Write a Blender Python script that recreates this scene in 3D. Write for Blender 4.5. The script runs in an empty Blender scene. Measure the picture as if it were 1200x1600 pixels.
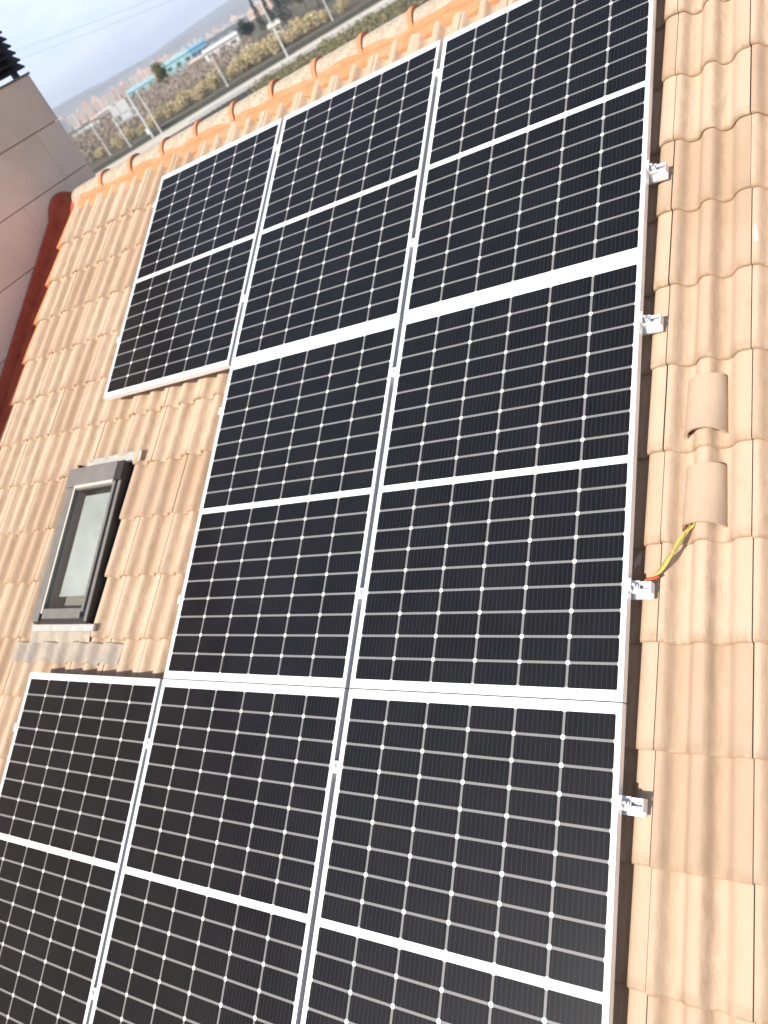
import bpy, bmesh, math, random
from mathutils import Vector, Matrix
random.seed(7)
scene = bpy.context.scene
COL = scene.collection
R = math.radians
TH = R(28); CT, ST = math.cos(TH), math.sin(TH)
def RP(u, v, n):            # roof frame (along eave, down slope, out of the panel plane) -> world
    return Vector((u, -v*CT - n*ST, -v*ST + n*CT))
# ---------------------------------------------------------------- camera
rows = [(0.80253279, -0.13365842, 0.5814435), (-0.08331639, 0.93992415, 0.33106038), (-0.59076179, -0.31413058, 0.74318402)]
def wd(d): return RP(d[0], d[1], -d[2])
cam = bpy.data.cameras.new('camera'); co = bpy.data.objects.new('camera', cam); COL.objects.link(co)
cr, cd, cf = wd(rows[0]), wd(rows[1]), wd(rows[2])
CAM = RP(4.48614316, 3.7979528, 2.67275906)
m = Matrix((cr, -cd, -cf)).transposed().to_4x4(); m.translation = CAM
co.matrix_world = m
cam.sensor_fit = 'VERTICAL'; cam.sensor_height = 36; cam.lens = 36*1316.70/1600
cam.clip_start = 0.05; cam.clip_end = 30000
cam.dof.use_dof = True; cam.dof.focus_distance = 3.0; cam.dof.aperture_fstop = 2.8
scene.camera = co
# ---------------------------------------------------------------- sky, sun, exposure
SUN = Vector((-0.100, -0.80, 0.655)).normalized()      # towards the sun
w = bpy.data.worlds.new('World'); scene.world = w; w.use_nodes = True
nt = w.node_tree; nt.nodes.clear()
N = nt.nodes.new; L = nt.links.new
out = N('ShaderNodeOutputWorld'); bg = N('ShaderNodeBackground'); sky = N('ShaderNodeTexSky')
sky.sky_type = 'NISHITA'; sky.sun_disc = False
sky.sun_elevation = math.asin(SUN.z); sky.sun_rotation = math.atan2(SUN.x, SUN.y)
sky.air_density = 1.0; sky.dust_density = 2.2; sky.ozone_density = 1.2; sky.altitude = 600
tc = N('ShaderNodeTexCoord'); mp = N('ShaderNodeMapping'); mp.inputs['Scale'].default_value = (3.2, 3.2, 11)
nz = N('ShaderNodeTexNoise'); nz.inputs['Scale'].default_value = 1.6; nz.inputs['Detail'].default_value = 7; nz.inputs['Roughness'].default_value = .58
ramp = N('ShaderNodeValToRGB'); ramp.color_ramp.elements[0].position = .43; ramp.color_ramp.elements[1].position = .72
ramp.color_ramp.elements[0].color = (0, 0, 0, 1); ramp.color_ramp.elements[1].color = (1, 1, 1, 1)
mx = N('ShaderNodeMixRGB'); cl = N('ShaderNodeMixRGB'); cl.inputs[1].default_value = (7.6, 9.7, 13.6, 1); cl.inputs[2].default_value = (12.6, 12.9, 14.2, 1)
sz = N('ShaderNodeSeparateXYZ'); hzr = N('ShaderNodeMapRange'); hzr.inputs[1].default_value = .04; hzr.inputs[2].default_value = .30; hzr.inputs[3].default_value = 1; hzr.inputs[4].default_value = .12
cm = N('ShaderNodeMath'); cm.operation = 'MULTIPLY'
L(tc.outputs['Generated'], mp.inputs['Vector']); L(mp.outputs[0], nz.inputs['Vector']); L(nz.outputs[0], ramp.inputs[0])
L(tc.outputs['Generated'], sz.inputs[0]); L(sz.outputs[2], hzr.inputs[0]); L(ramp.outputs[0], cl.inputs[0]); L(cl.outputs[0], mx.inputs[2]); cm.inputs[0].default_value = .92; L(hzr.outputs[0], cm.inputs[1]); L(cm.outputs[0], mx.inputs[0]); L(sky.outputs[0], mx.inputs[1]); L(mx.outputs[0], bg.inputs[0]); L(bg.outputs[0], out.inputs[0])
bg.inputs['Strength'].default_value = 0.092
ld = bpy.data.lights.new('sun', 'SUN'); lo = bpy.data.objects.new('sun', ld); COL.objects.link(lo)
ld.energy = 5.0; ld.angle = R(.5); ld.color = (1, .95, .87)
lo.rotation_euler = SUN.to_track_quat('Z', 'Y').to_euler(); lo.location = (0, -10, 20)
scene.view_settings.view_transform = 'Standard'; scene.view_settings.look = 'None'
scene.view_settings.gamma = 1; scene.view_settings.exposure = 0.42
scene.render.resolution_x = 768; scene.render.resolution_y = 1024
# ---------------------------------------------------------------- helpers
def mat(name, col, rough=.7, metal=0, var=None, scale=8, spec=None, bump=0, bscale=60, stretch=None, coat=0):
    M = bpy.data.materials.new(name); M.use_nodes = True; t = M.node_tree; b = t.nodes['Principled BSDF']
    b.inputs['Base Color'].default_value = (*col, 1); b.inputs['Roughness'].default_value = rough; b.inputs['Metallic'].default_value = metal
    if spec is not None: b.inputs['Specular IOR Level'].default_value = spec
    if coat: b.inputs['Coat Weight'].default_value = coat; b.inputs['Coat Roughness'].default_value = .06
    c = t.nodes.new('ShaderNodeTexCoord'); mpp = t.nodes.new('ShaderNodeMapping'); t.links.new(c.outputs['Object'], mpp.inputs[0])
    if stretch: mpp.inputs['Scale'].default_value = stretch
    if var:
        n = t.nodes.new('ShaderNodeTexNoise'); n.inputs['Scale'].default_value = scale; n.inputs['Detail'].default_value = 8; n.inputs['Roughness'].default_value = .65
        t.links.new(mpp.outputs[0], n.inputs['Vector'])
        r = t.nodes.new('ShaderNodeValToRGB'); r.color_ramp.elements[0].position = .36; r.color_ramp.elements[1].position = .66
        r.color_ramp.elements[0].color = (*var, 1); r.color_ramp.elements[1].color = (*col, 1)
        t.links.new(n.outputs[0], r.inputs[0]); t.links.new(r.outputs[0], b.inputs['Base Color'])
    if bump:
        n = t.nodes.new('ShaderNodeTexNoise'); n.inputs['Scale'].default_value = bscale; n.inputs['Detail'].default_value = 6
        t.links.new(mpp.outputs[0], n.inputs['Vector'])
        bm_ = t.nodes.new('ShaderNodeBump'); bm_.inputs['Strength'].default_value = bump; bm_.inputs['Distance'].default_value = .01
        t.links.new(n.outputs[0], bm_.inputs['Height']); t.links.new(bm_.outputs[0], b.inputs['Normal'])
    return M
class MB:
    """collects faces; build() links ONE mesh object"""
    def __init__(s): s.v = []; s.f = []; s.mi = []
    def face(s, pts, mi=0):
        i = len(s.v); s.v += [tuple(p) for p in pts]; s.f.append(tuple(range(i, i+len(pts)))); s.mi.append(mi)
    def box(s, a, b, mi=0, M=None):
        x0, y0, z0 = a; x1, y1, z1 = b
        P = [Vector(p) for p in ((x0,y0,z0),(x1,y0,z0),(x1,y1,z0),(x0,y1,z0),(x0,y0,z1),(x1,y0,z1),(x1,y1,z1),(x0,y1,z1))]
        if M: P = [M @ p for p in P]
        i = len(s.v); s.v += [tuple(p) for p in P]
        for q in ((0,3,2,1),(4,5,6,7),(0,1,5,4),(1,2,6,5),(2,3,7,6),(3,0,4,7)): s.f.append(tuple(i+k for k in q)); s.mi.append(mi)
    def tube(s, pts, r, seg=10, mi=0, cap=True):
        pts = [Vector(p) for p in pts]; rs = r if isinstance(r, (list, tuple)) else [r]*len(pts)
        i0 = len(s.v)
        for k, p in enumerate(pts):
            d = (pts[min(k+1, len(pts)-1)] - pts[max(k-1, 0)]).normalized()
            a = d.cross(Vector((0, 0, 1)));
            if a.length < .05: a = d.cross(Vector((1, 0, 0)))
            a.normalize(); b = d.cross(a)
            for j in range(seg):
                t = 2*math.pi*j/seg; s.v.append(tuple(p + (a*math.cos(t) + b*math.sin(t))*rs[k]))
        for k in range(len(pts)-1):
            for j in range(seg):
                j2 = (j+1) % seg
                s.f.append((i0+k*seg+j, i0+k*seg+j2, i0+(k+1)*seg+j2, i0+(k+1)*seg+j)); s.mi.append(mi)
        if cap:
            s.f.append(tuple(i0+j for j in range(seg-1, -1, -1))); s.mi.append(mi)
            e = i0+(len(pts)-1)*seg; s.f.append(tuple(e+j for j in range(seg))); s.mi.append(mi)
    def build(s, name, mats, parent=None, smooth=False, bevel=0, loc=None, rot=None):
        me = bpy.data.meshes.new(name); me.from_pydata(s.v, [], s.f)
        for M in (mats if isinstance(mats, (list, tuple)) else [mats]): me.materials.append(M)
        me.polygons.foreach_set('material_index', s.mi)
        if smooth: me.polygons.foreach_set('use_smooth', [True]*len(me.polygons))
        me.update()
        o = bpy.data.objects.new(name, me); COL.objects.link(o)
        if parent: o.parent = parent
        if loc is not None: o.location = loc
        if rot is not None: o.rotation_euler = rot
        if bevel:
            b = o.modifiers.new('b', 'BEVEL'); b.width = bevel; b.segments = 2; b.limit_method = 'ANGLE'
        return o
def tag(o, label=None, cat=None, group=None, kind=None):
    for k, v in (('label', label), ('category', cat), ('group', group), ('kind', kind)):
        if v: o[k] = v
    return o
def empty(name, loc, label, cat, group=None, rot=None):
    o = bpy.data.objects.new(name, None); COL.objects.link(o); o.location = loc; o.empty_display_size = .2
    if rot: o.rotation_euler = rot
    return tag(o, label, cat, group)
def copy_tree(o, parent=None):
    c = o.copy(); COL.objects.link(c); c.parent = parent
    for ch in [x for x in ALLCH(o)]: copy_tree(ch, c)
    return c
def ALLCH(o): return [x for x in bpy.data.objects if x.parent == o]
ROT = (TH, 0, 0)            # roof frame rotation: local x = u, local y = up slope (-v), local z = n

# ---------------------------------------------------------------- materials
def tile_material():
    M = bpy.data.materials.new('sand_tile'); M.use_nodes = True; t = M.node_tree; b = t.nodes['Principled BSDF']; n = t.nodes.new; l = t.links.new
    b.inputs['Roughness'].default_value = .85; b.inputs['Specular IOR Level'].default_value = .25
    c = n('ShaderNodeTexCoord')
    at = n('ShaderNodeAttribute'); at.attribute_name = 'tint'          # one value for each tile
    aw = n('ShaderNodeAttribute'); aw.attribute_name = 'wear_shade'          # stains and worn lips, plus shade painted on lips, flanks and valleys
    r1 = n('ShaderNodeValToRGB'); e = r1.color_ramp.elements
    e[0].position = 0; e[0].color = (.46, .325, .22, 1); e[1].position = 1; e[1].color = (.60, .455, .335, 1)
    x = e.new(.5); x.color = (.56, .415, .295, 1)
    l(at.outputs['Fac'], r1.inputs[0])
    big = n('ShaderNodeTexNoise'); big.inputs['Scale'].default_value = 2.2; big.inputs['Detail'].default_value = 5; l(c.outputs['Object'], big.inputs[0])
    mpn = n('ShaderNodeMapping'); mpn.inputs['Scale'].default_value = (1, .28, 1); l(c.outputs['Object'], mpn.inputs[0])
    med = n('ShaderNodeTexNoise'); med.inputs['Scale'].default_value = 34; med.inputs['Detail'].default_value = 8; med.inputs['Roughness'].default_value = .7; l(mpn.outputs[0], med.inputs[0])
    fine = n('ShaderNodeTexNoise'); fine.inputs['Scale'].default_value = 420; fine.inputs['Detail'].default_value = 4; l(c.outputs['Object'], fine.inputs[0])
    def ramp(src, p0, p1, v0=0, v1=1):
        r = n('ShaderNodeMapRange'); r.inputs[1].default_value = p0; r.inputs[2].default_value = p1; r.inputs[3].default_value = v0; r.inputs[4].default_value = v1; l(src, r.inputs[0]); return r.outputs[0]
    def mul(a, bb):
        q = n('ShaderNodeMath'); q.operation = 'MULTIPLY'; l(a, q.inputs[0])
        if isinstance(bb, float): q.inputs[1].default_value = bb
        else: l(bb, q.inputs[1])
        return q.outputs[0]
    def mix(f, a, col, mode='MIX'):
        q = n('ShaderNodeMixRGB'); q.blend_type = mode; l(f, q.inputs[0]); l(a, q.inputs[1])
        if isinstance(col, tuple): q.inputs[2].default_value = (*col, 1)
        else: l(col, q.inputs[2])
        return q.outputs[0]
    k = mix(ramp(big.outputs[0], .35, .7, 0, .45), r1.outputs[0], (.62, .46, .345))
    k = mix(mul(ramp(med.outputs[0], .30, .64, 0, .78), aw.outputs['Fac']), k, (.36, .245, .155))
    k = mix(ramp(med.outputs[0], .56, .74, 0, .38), k, (.36, .27, .18))
    k = mix(ramp(fine.outputs[0], .3, .7, .0, .28), k, (.45, .30, .19))
    vor = n('ShaderNodeTexNoise'); vor.inputs['Scale'].default_value = 9; vor.inputs['Detail'].default_value = 3; l(mpn.outputs[0], vor.inputs[0])
    k = mix(ramp(vor.outputs[0], .735, .75, 0, .7), k, (.80, .76, .70))
    l(k, b.inputs['Base Color'])
    bp = n('ShaderNodeBump'); bp.inputs['Strength'].default_value = .6; bp.inputs['Distance'].default_value = .003
    ad = n('ShaderNodeMath'); ad.operation = 'ADD'; l(med.outputs[0], ad.inputs[0]); l(fine.outputs[0], ad.inputs[1]); l(ad.outputs[0], bp.inputs['Height']); l(bp.outputs[0], b.inputs['Normal'])
    return M
TILE = tile_material()
ORANGE = mat('orange_mortar', (.63, .20, .08), .85, var=(.57, .25, .13), scale=9, bump=.5, bscale=40)
REDP = mat('red_paint', (.50, .12, .06), .95, spec=.15, var=(.36, .075, .045), scale=9, bump=.3, bscale=20)
RIDGE = mat('ridge_tile_clay', (.54, .42, .31), .9, var=(.33, .28, .215), scale=30, bump=.5, bscale=150)
DARK = mat('underlay_and_shade', (.035, .024, .02), .9)  # roof board, and the painted shade inside the vent hoods
ALU = mat('aluminium', (.84, .85, .86), .38, metal=.35, var=(.76, .77, .79), scale=3)
ALU2 = mat('bright_aluminium', (.86, .87, .88), .28, metal=.45)
WHITE = mat('backsheet', (.80, .80, .79), .35, coat=.6)
GRID = mat('cell_gap', (.20, .19, .185), .35, coat=.6)
def cell_material():
    M = bpy.data.materials.new('solar_cell'); M.use_nodes = True; t = M.node_tree; b = t.nodes['Principled BSDF']; n = t.nodes.new; l = t.links.new
    b.inputs['Roughness'].default_value = .35; b.inputs['Specular IOR Level'].default_value = .22
    b.inputs['Coat Weight'].default_value = .22; b.inputs['Coat Roughness'].default_value = .08
    c = n('ShaderNodeTexCoord'); sx = n('ShaderNodeSeparateXYZ'); l(c.outputs['Object'], sx.inputs[0])
    # fine busbars running along the panel: ten to a cell
    m1 = n('ShaderNodeMath'); m1.operation = 'MULTIPLY_ADD'; m1.inputs[1].default_value = 1/.01835; m1.inputs[2].default_value = 100.4; l(sx.outputs[0], m1.inputs[0])
    fr = n('ShaderNodeMath'); fr.operation = 'FRACT'; l(m1.outputs[0], fr.inputs[0])
    lt = n('ShaderNodeMath'); lt.operation = 'LESS_THAN'; lt.inputs[1].default_value = .085; l(fr.outputs[0], lt.inputs[0])
    wn = n('ShaderNodeTexNoise'); wn.inputs['Scale'].default_value = 5; wn.inputs['Detail'].default_value = 5; l(c.outputs['Object'], wn.inputs[0])
    r = n('ShaderNodeValToRGB'); r.color_ramp.elements[0].position = .35; r.color_ramp.elements[1].position = .7
    r.color_ramp.elements[0].color = (.0048, .0047, .0062, 1); r.color_ramp.elements[1].color = (.0082, .0080, .0100, 1); l(wn.outputs[0], r.inputs[0])
    mx = n('ShaderNodeMixRGB'); mx.inputs[2].default_value = (.034, .032, .032, 1); l(lt.outputs[0], mx.inputs[0]); l(r.outputs[0], mx.inputs[1]); l(mx.outputs[0], b.inputs['Base Color'])
    return M
CELL = cell_material()
STONE = mat('stone_cladding', (.86, .67, .52), .85, var=(.72, .57, .45), scale=2.2, bump=.15, bscale=80)
STONE2 = mat('stone_cladding_grey', (.80, .65, .53), .85, var=(.85, .67, .54), scale=2.6, bump=.15, bscale=80)
JOINT = mat('joint', (.34, .235, .155), .9)
SLATM = mat('dark_slat', (.022, .019, .022), .5)
COPE = mat('coping_metal', (.16, .13, .11), .6)
RENDERW = mat('house_render', (.60, .50, .40), .9, var=(.5, .42, .34), scale=1)
FRAMEG = mat('skylight_cladding', (.235, .218, .20), .5, metal=.2, var=(.18, .17, .16), scale=10)
FRAMED = mat('skylight_dark', (.03, .028, .028), .55)
TRIM = mat('skylight_trim', (.72, .66, .55), .4, metal=.2)
BLIND = mat('blind', (.56, .57, .56), .6, var=(.40, .41, .41), scale=3)
LEAD = mat('lead_apron', (.42, .345, .265), .85, metal=0, var=(.33, .285, .25), scale=9, bump=.4, bscale=30)
ZINC = mat('zinc_flashing', (.52, .50, .46), .6, metal=.2, var=(.40, .40, .38), scale=14)
GALV = mat('galvanised_steel', (.55, .56, .57), .55, metal=.3)
def glass_material():
    M = bpy.data.materials.new('window_glass'); M.use_nodes = True; t = M.node_tree
    t.nodes.clear(); o = t.nodes.new('ShaderNodeOutputMaterial'); tr = t.nodes.new('ShaderNodeBsdfTransparent'); gl = t.nodes.new('ShaderNodeBsdfGlossy')
    tr.inputs[0].default_value = (.93, .95, .94, 1); gl.inputs['Roughness'].default_value = .03; lw = t.nodes.new('ShaderNodeLayerWeight'); lw.inputs[0].default_value = .5; pw = t.nodes.new('ShaderNodeMath'); pw.operation = 'POWER'; pw.inputs[1].default_value = 4; fr = t.nodes.new('ShaderNodeMath'); fr.operation = 'MULTIPLY_ADD'; fr.inputs[1].default_value = .8; fr.inputs[2].default_value = .06; m = t.nodes.new('ShaderNodeMixShader')
    t.links.new(lw.outputs['Facing'], pw.inputs[0]); t.links.new(pw.outputs[0], fr.inputs[0]); t.links.new(fr.outputs[0], m.inputs[0]); t.links.new(tr.outputs[0], m.inputs[1]); t.links.new(gl.outputs[0], m.inputs[2]); t.links.new(m.outputs[0], o.inputs[0])
    return M
GLASS = glass_material()

# ================================================================ THE HOUSE
GZ = -11.0
CREST = [(0,.041),(.014,.0405),(.024,.037),(.034,.026),(.043,.012),(.052,.004),(.064,0),(.082,0),(.092,.005),(.100,.015),(.109,.030),(.119,.040),(.132,.0435),(.146,.043),(.158,.038),(.166,.027),(.174,.013),(.182,.004),(.193,0),(.210,0),(.220,.005),(.230,.016),(.240,.030),(.252,.039),(.268,.0435),(.284,.043),(.300,.0415)]
def prof(x):
    x = x % .3
    for (a, za), (b, zb) in zip(CREST, CREST[1:]):
        if a <= x <= b: return za + (zb-za)*(x-a)/(b-a)
    return .0415
TIN = -.150                 # level of the tile valleys below the panel plane
J0 = 3.52
U0, U1 = -1.37, 8.02
VB = 8.1
house = empty('tiled_house', (3.3, .5, GZ), 'house under the sand coloured double roll tile roof that carries the black solar panels', 'house')
class TileMesh:
    def __init__(s): s.v=[]; s.f=[]; s.t=[]; s.w=[]
    def piece(s, xs, vt, vh, u_j, tint, dz, du, dv, tail=True):
        # xs: list of local x (0..0.3); vt tail v (lower end), vh head v
        lift = .021; TK = .016
        def P(x, v, dn):
            frac = (v-(vt0 := s.vt))/-.35
            return (u_j+x+du, -(v+dv), TIN+prof(x if x < .2999 else .2999)+lift*(1-frac)+dz+dn)
        vs = [(vt, -TK), (vt, -.005), (vt-.004, -.001), (vt-.010, 0), (vt-.022, 0), (vt-.045, 0), ((vt+vh)/2, 0), (vh, 0)]
        i = len(s.v)
        for k, (v, dn) in enumerate(vs):
            for x in xs:
                s.v.append(P(x, v, dn)); s.t.append(tint)
                wx = 1 if (.150 < x < .205) else (.75 if .02 < x < .080 else .15)  # flank stain, with shade of flanks and valleys painted in
                we = 1.9 if k < 3 else (.95 if k == 3 else (.75 if k == 4 else 0))  # worn lip, with the contact shadow of the lap painted in
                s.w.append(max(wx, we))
        nx = len(xs)
        for k in range(len(vs)-1):
            for j in range(nx-1):
                a = i+k*nx+j; s.f.append((a, a+1, a+nx+1, a+nx))
        # closed side lips
        for j, sgn in ((0, 1), (nx-1, -1)):
            b0 = len(s.v)
            for (v, dn) in vs[1:]:
                p = P(xs[j], v, dn); q = (p[0], p[1], p[2]-.020)
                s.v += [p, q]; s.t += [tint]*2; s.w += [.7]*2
            for k in range(len(vs)-2):
                q = (b0+2*k, b0+2*k+2, b0+2*k+3, b0+2*k+1); s.f.append(q if sgn > 0 else q[::-1])
    def build(s, name, m, parent):
        me = bpy.data.meshes.new(name); me.from_pydata(s.v, [], s.f); me.materials.append(m)
        me.polygons.foreach_set('use_smooth', [True]*len(me.polygons))
        for nm, dat in (('tint', s.t), ('wear_shade', s.w)):
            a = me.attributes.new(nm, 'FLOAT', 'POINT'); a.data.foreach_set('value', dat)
        me.update(); me.set_sharp_from_angle(angle=R(50))
        o = bpy.data.objects.new(name, me); COL.objects.link(o); o.parent = parent; return o
SKY_U = (-.315, .345); SKY_V = (2.085, 3.125)
def make_tiles(cut=True):
    T = TileMesh(); base = [x for x, _ in CREST]; base[0] = .0016; base[-1] = .2984
    for r in range(-1, 23):
        vt = .40 + .35*r; vh = vt - .375
        if r == -1: vh = vt - .40
        T.vt = vt
        for k in range(-17, 15):
            uj = J0 + .3*k
            tint = min(1, max(0, random.gauss(.55, .34))); dz = random.uniform(-.0012, .0012); du = random.uniform(-.0012, .0012); dv = random.uniform(-.004, .004)
            segs = [(.0016, .2984, vt, vh)]
            if uj < U0: segs = [(U0-uj, .2984, vt, vh)]
            if cut and uj+.3 > SKY_U[0] and uj < SKY_U[1] and vh < SKY_V[1] and vt > SKY_V[0]:
                segs = []; a, b = SKY_U[0]-uj, SKY_U[1]-uj
                if a > .01: segs.append((.0016, a, vt, vh))
                if b < .29: segs.append((b, .2984, vt, vh))
                lo, hi = max(a, .0016), min(b, .2984)
                if vh < SKY_V[0]: segs.append((lo, hi, SKY_V[0]-dv, vh))
                if vt > SKY_V[1]+.1: segs.append((lo, hi, vt, max(vh, SKY_V[1])))
            for a, b, t0, h0 in segs:
                xs = [a] + [x for x in base if a+.002 < x < b-.002] + [b]
                if len(xs) > 1: T.piece(xs, t0, h0, uj, tint, dz, du, dv)
    return T
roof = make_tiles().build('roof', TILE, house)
house_inv = Matrix.Translation((-3.3, -.5, -GZ))
roof.matrix_local = house_inv @ Matrix.Rotation(TH, 4, 'X')
# underside board, seen only in the skylight gutter
b = MB(); b.box((U0+.01, -VB+.05, -.235), (U1-.02, .36, -.198)); o = b.build('roof_board', DARK, house); o.matrix_local = house_inv @ Matrix.Rotation(TH, 4, 'X')
# back slope (mirror image over the ridge, out of the photo)
rb = bpy.data.objects.new('back_roof', roof.data); COL.objects.link(rb); rb.parent = house
AP = .54                    # y of the roof apex
rb.matrix_local = house_inv @ Matrix.Translation((U0+U1, 2*AP, 0)) @ Matrix.Rotation(math.pi, 4, 'Z') @ Matrix.Rotation(TH, 4, 'X')
b = MB(); b.box((U0+.05, -6.7, GZ), (U1-.2, 2*AP+6.7, -3.75)); b.face([(U0+.05,-6.7,-3.75),(U0+.05,AP,-.12),(U0+.05,2*AP+6.7,-3.75)][::-1]); b.face([(U1-.2,-6.7,-3.75),(U1-.2,AP,-.12),(U1-.2,2*AP+6.7,-3.75)])
o = b.build('wall', RENDERW, house); o.matrix_local = house_inv
# ridge caps: tapered half barrels, the wide end to the right over the next one
RY, RZ, RR = .50, .052, .104
def cap_mesh(length=.40):
    b = MB(); seg = 18; st = [(0, RR-.006), (length*.5, RR), (length-.035, RR+.004), (length-.032, RR+.013), (length, RR+.014)]
    ring = []
    for x, r in st:
        for (rr) in (r,):
            ring.append([(x, -rr*math.cos(math.pi*j/seg)*1.0, rr*math.sin(math.pi*j/seg)) for j in range(seg+1)])
    for k in range(len(st)-1):
        for j in range(seg):
            b.face([ring[k][j], ring[k+1][j], ring[k+1][j+1], ring[k][j+1]], 0 if k < 3 else 1)
    inner = [(length, p[1]*.86, p[2]*.86) for p in ring[-1]]
    for j in range(seg): b.face([ring[-1][j], inner[j], inner[j+1], ring[-1][j+1]], 1)
    inner2 = [(length-.05, p[1], p[2]) for p in inner]
    for j in range(seg): b.face([inner[j], inner2[j], inner2[j+1], inner[j+1]], 1)
    return b
def mk_weld(o):
    bm = bmesh.new(); bm.from_mesh(o.data); bmesh.ops.remove_doubles(bm, verts=bm.verts, dist=.0002); bm.to_mesh(o.data); bm.free()
    o.data.polygons.foreach_set('use_smooth', [True]*len(o.data.polygons)); o.data.set_sharp_from_angle(angle=R(40))
cap0 = cap_mesh().build('ridge_cap', [RIDGE, ORANGE]); mk_weld(cap0)
cap0.parent = roof
roof_w = Matrix.Translation((0, 0, 0)) @ Matrix.Rotation(TH, 4, 'X'); roof_inv = roof_w.inverted()
kk = 0; x = 1.968 - .37*8
while x < U1:
    o = cap0 if kk == 0 else cap0.copy()
    if kk: COL.objects.link(o); o.parent = roof
    o.matrix_local = roof_inv @ Matrix.Translation((x-.385, RY+random.uniform(-.004, .004), RZ+random.uniform(-.003, .003))) @ Matrix.Rotation(random.uniform(-.006, .006), 4, 'Z')
    kk += 1; x += .37
# round stopper at the left end of the ridge
b = MB(); seg = 16
for i in range(6):
    a0, a1 = math.pi/2*i/6, math.pi/2*(i+1)/6
    for j in range(seg):
        t0, t1 = math.pi*j/seg, math.pi*(j+1)/seg
        def Q(a, t): return (-.09*math.sin(a), -RR*.98*math.cos(a)*math.cos(t), RR*.98*math.cos(a)*math.sin(t))
        b.face([Q(a0, t1), Q(a1, t1), Q(a1, t0), Q(a0, t0)])
o = b.build('ridge_end_cap', RIDGE, roof, smooth=True); mk_weld(o); o.matrix_local = roof_inv @ Matrix.Translation((1.968-.37*8-.375, RY, RZ))
# orange mortar bed under the caps, filling the tile valleys
b = MB(); nx = 900; cols = []
rnd = [random.uniform(-1, 1) for _ in range(nx+1)]
for i in range(nx+1):
    u = U0 + .09 + (U1-U0-.1)*i/nx
    low = -.275 + .018*math.sin(u*17.3+math.sin(u*5)*2) + .012*math.sin(u*41+1) + .005*rnd[i]
    wv = .006*math.sin(u*9.1) + .004*math.sin(u*23)
    ps = [Vector((u, RY-.03, RZ)), Vector((u, RY-RR*.90, RZ+.046+wv*.6)), Vector((u, RY-RR*.985, RZ+.036+wv)), Vector((u, RY-RR-.016, RZ+.016+wv)), RP(u, -.335, -.104+wv*.6), RP(u, (low-.335)/2, -.112+wv*.5), RP(u, low, -.124), RP(u, low+.012, -.17)]
    cols.append(ps)
for i in range(nx):
    for j in range(7): b.face([cols[i][j+1], cols[i+1][j+1], cols[i+1][j], cols[i][j]])
o = b.build('ridge_mortar', ORANGE, roof, smooth=True); mk_weld(o); o.matrix_local = roof_inv
# painted gutter and upstand between the roof edge and the neighbour's wall
WX = -1.69
def sweep(profile, v0, v1, over=True):
    """profile (u, n) swept down the slope, over the ridge and down the back"""
    path = []
    for v in (v1, v0): path.append(lambda u, n, v=v: RP(u, v, n))
    def ridge(t):
        def f(u, n, t=t):
            a = RP(u, v0, n); c = Vector((u, 2*AP-a.y, a.z)); m_ = Vector((u, AP, a.z+(AP-a.y)*ST/CT*.80+.17))
            return a*(1-t)**2 + m_*2*t*(1-t) + c*t*t
        return f
    for i in range(1, 12): path.append(ridge(i/12))
    path.append(lambda u, n: Vector((u, 2*AP-RP(u, v0, n).y, RP(u, v0, n).z)))
    path.append(lambda u, n: Vector((u, 2*AP-RP(u, v1, n).y, RP(u, v1, n).z)))
    return path
b = MB(); pr = [(WX+.002, -.26), (WX+.002, -.112), (WX+.018, -.106), (WX+.03, -.112), (WX+.05, -.185), (WX+.10, -.198), (U0+.02, -.196), (U0+.02, -.26)]
pa = sweep(pr, -.30, VB)
rg = [[f(u, n) for u, n in pr] for f in pa]
for i in range(len(rg)-1):
    for j in range(len(pr)-1): b.face([rg[i][j], rg[i+1][j], rg[i+1][j+1], rg[i][j+1]][::-1])
o = b.build('painted_gutter', REDP, house); mk_weld(o); o.matrix_local = house_inv
# orange painted mortar along the verge, one stepped wedge for each course
b = MB()
for r in range(0, 23):
    vt = .40+.35*r - .35; vh = vt-.35
    a = [(U0+.02, vh, -.125), (U0-.012, vh, -.126), (U0-.018, vh, -.199), (U0+.012, vh, -.199)]
    c = [(U0+.02, vt, -.106), (U0-.050, vt, -.112), (U0-.062, vt, -.199), (U0+.012, vt, -.199)]
    A = [RP(*p) for p in a]; Cc = [RP(*p) for p in c]
    for j in range(3): b.face([A[j], A[j+1], Cc[j+1], Cc[j]])
    b.face(Cc)
o = b.build('verge_mortar', ORANGE, house); o.matrix_local = house_inv

# ================================================================ NEIGHBOUR'S BUILDING
nb = empty('neighbouring_building', (-4.2, -4, GZ), 'taller pinkish stone clad building on the left with dark slats on top', 'building')
ni = Matrix.Translation((4.2, 4, -GZ))
WY = 1.05; WT = 1.015
b = MB(); b.box((-7.0, -10, GZ), (WX-.03, WY-.02, WT-.02)); o = b.build('wall', JOINT, nb); o.matrix_local = ni
b = MB(); z = WT; hcs = [.385, .398, .40, .40]+[.40]*28; k = 0
for hc in hcs:
    if z-hc < GZ: break
    y = WY if k % 2 == 0 else WY; ln = (.86, .30)[k % 2]; first = True
    y1 = WY
    while y1 > -9.9:
        y0 = max(-10, y1-(ln if first else .90)); first = False
        b.box((WX-.028, y0+(.0012), z-hc+.003), (WX, y1-(.0012 if y1 < WY else 0), z-.003), random.randrange(2)); y1 = y0
    x1 = WX-.03
    while x1 > -6.9:
        x0 = max(-7, x1-.9); b.box((x0+.001, WY-.019, z-hc+.003), (x1-.001, WY-.001, z-.003), random.randrange(2)); x1 = x0
    z -= hc; k += 1
o = b.build('stone_panels', [STONE, STONE2], nb, bevel=.002); o.matrix_local = ni
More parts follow.
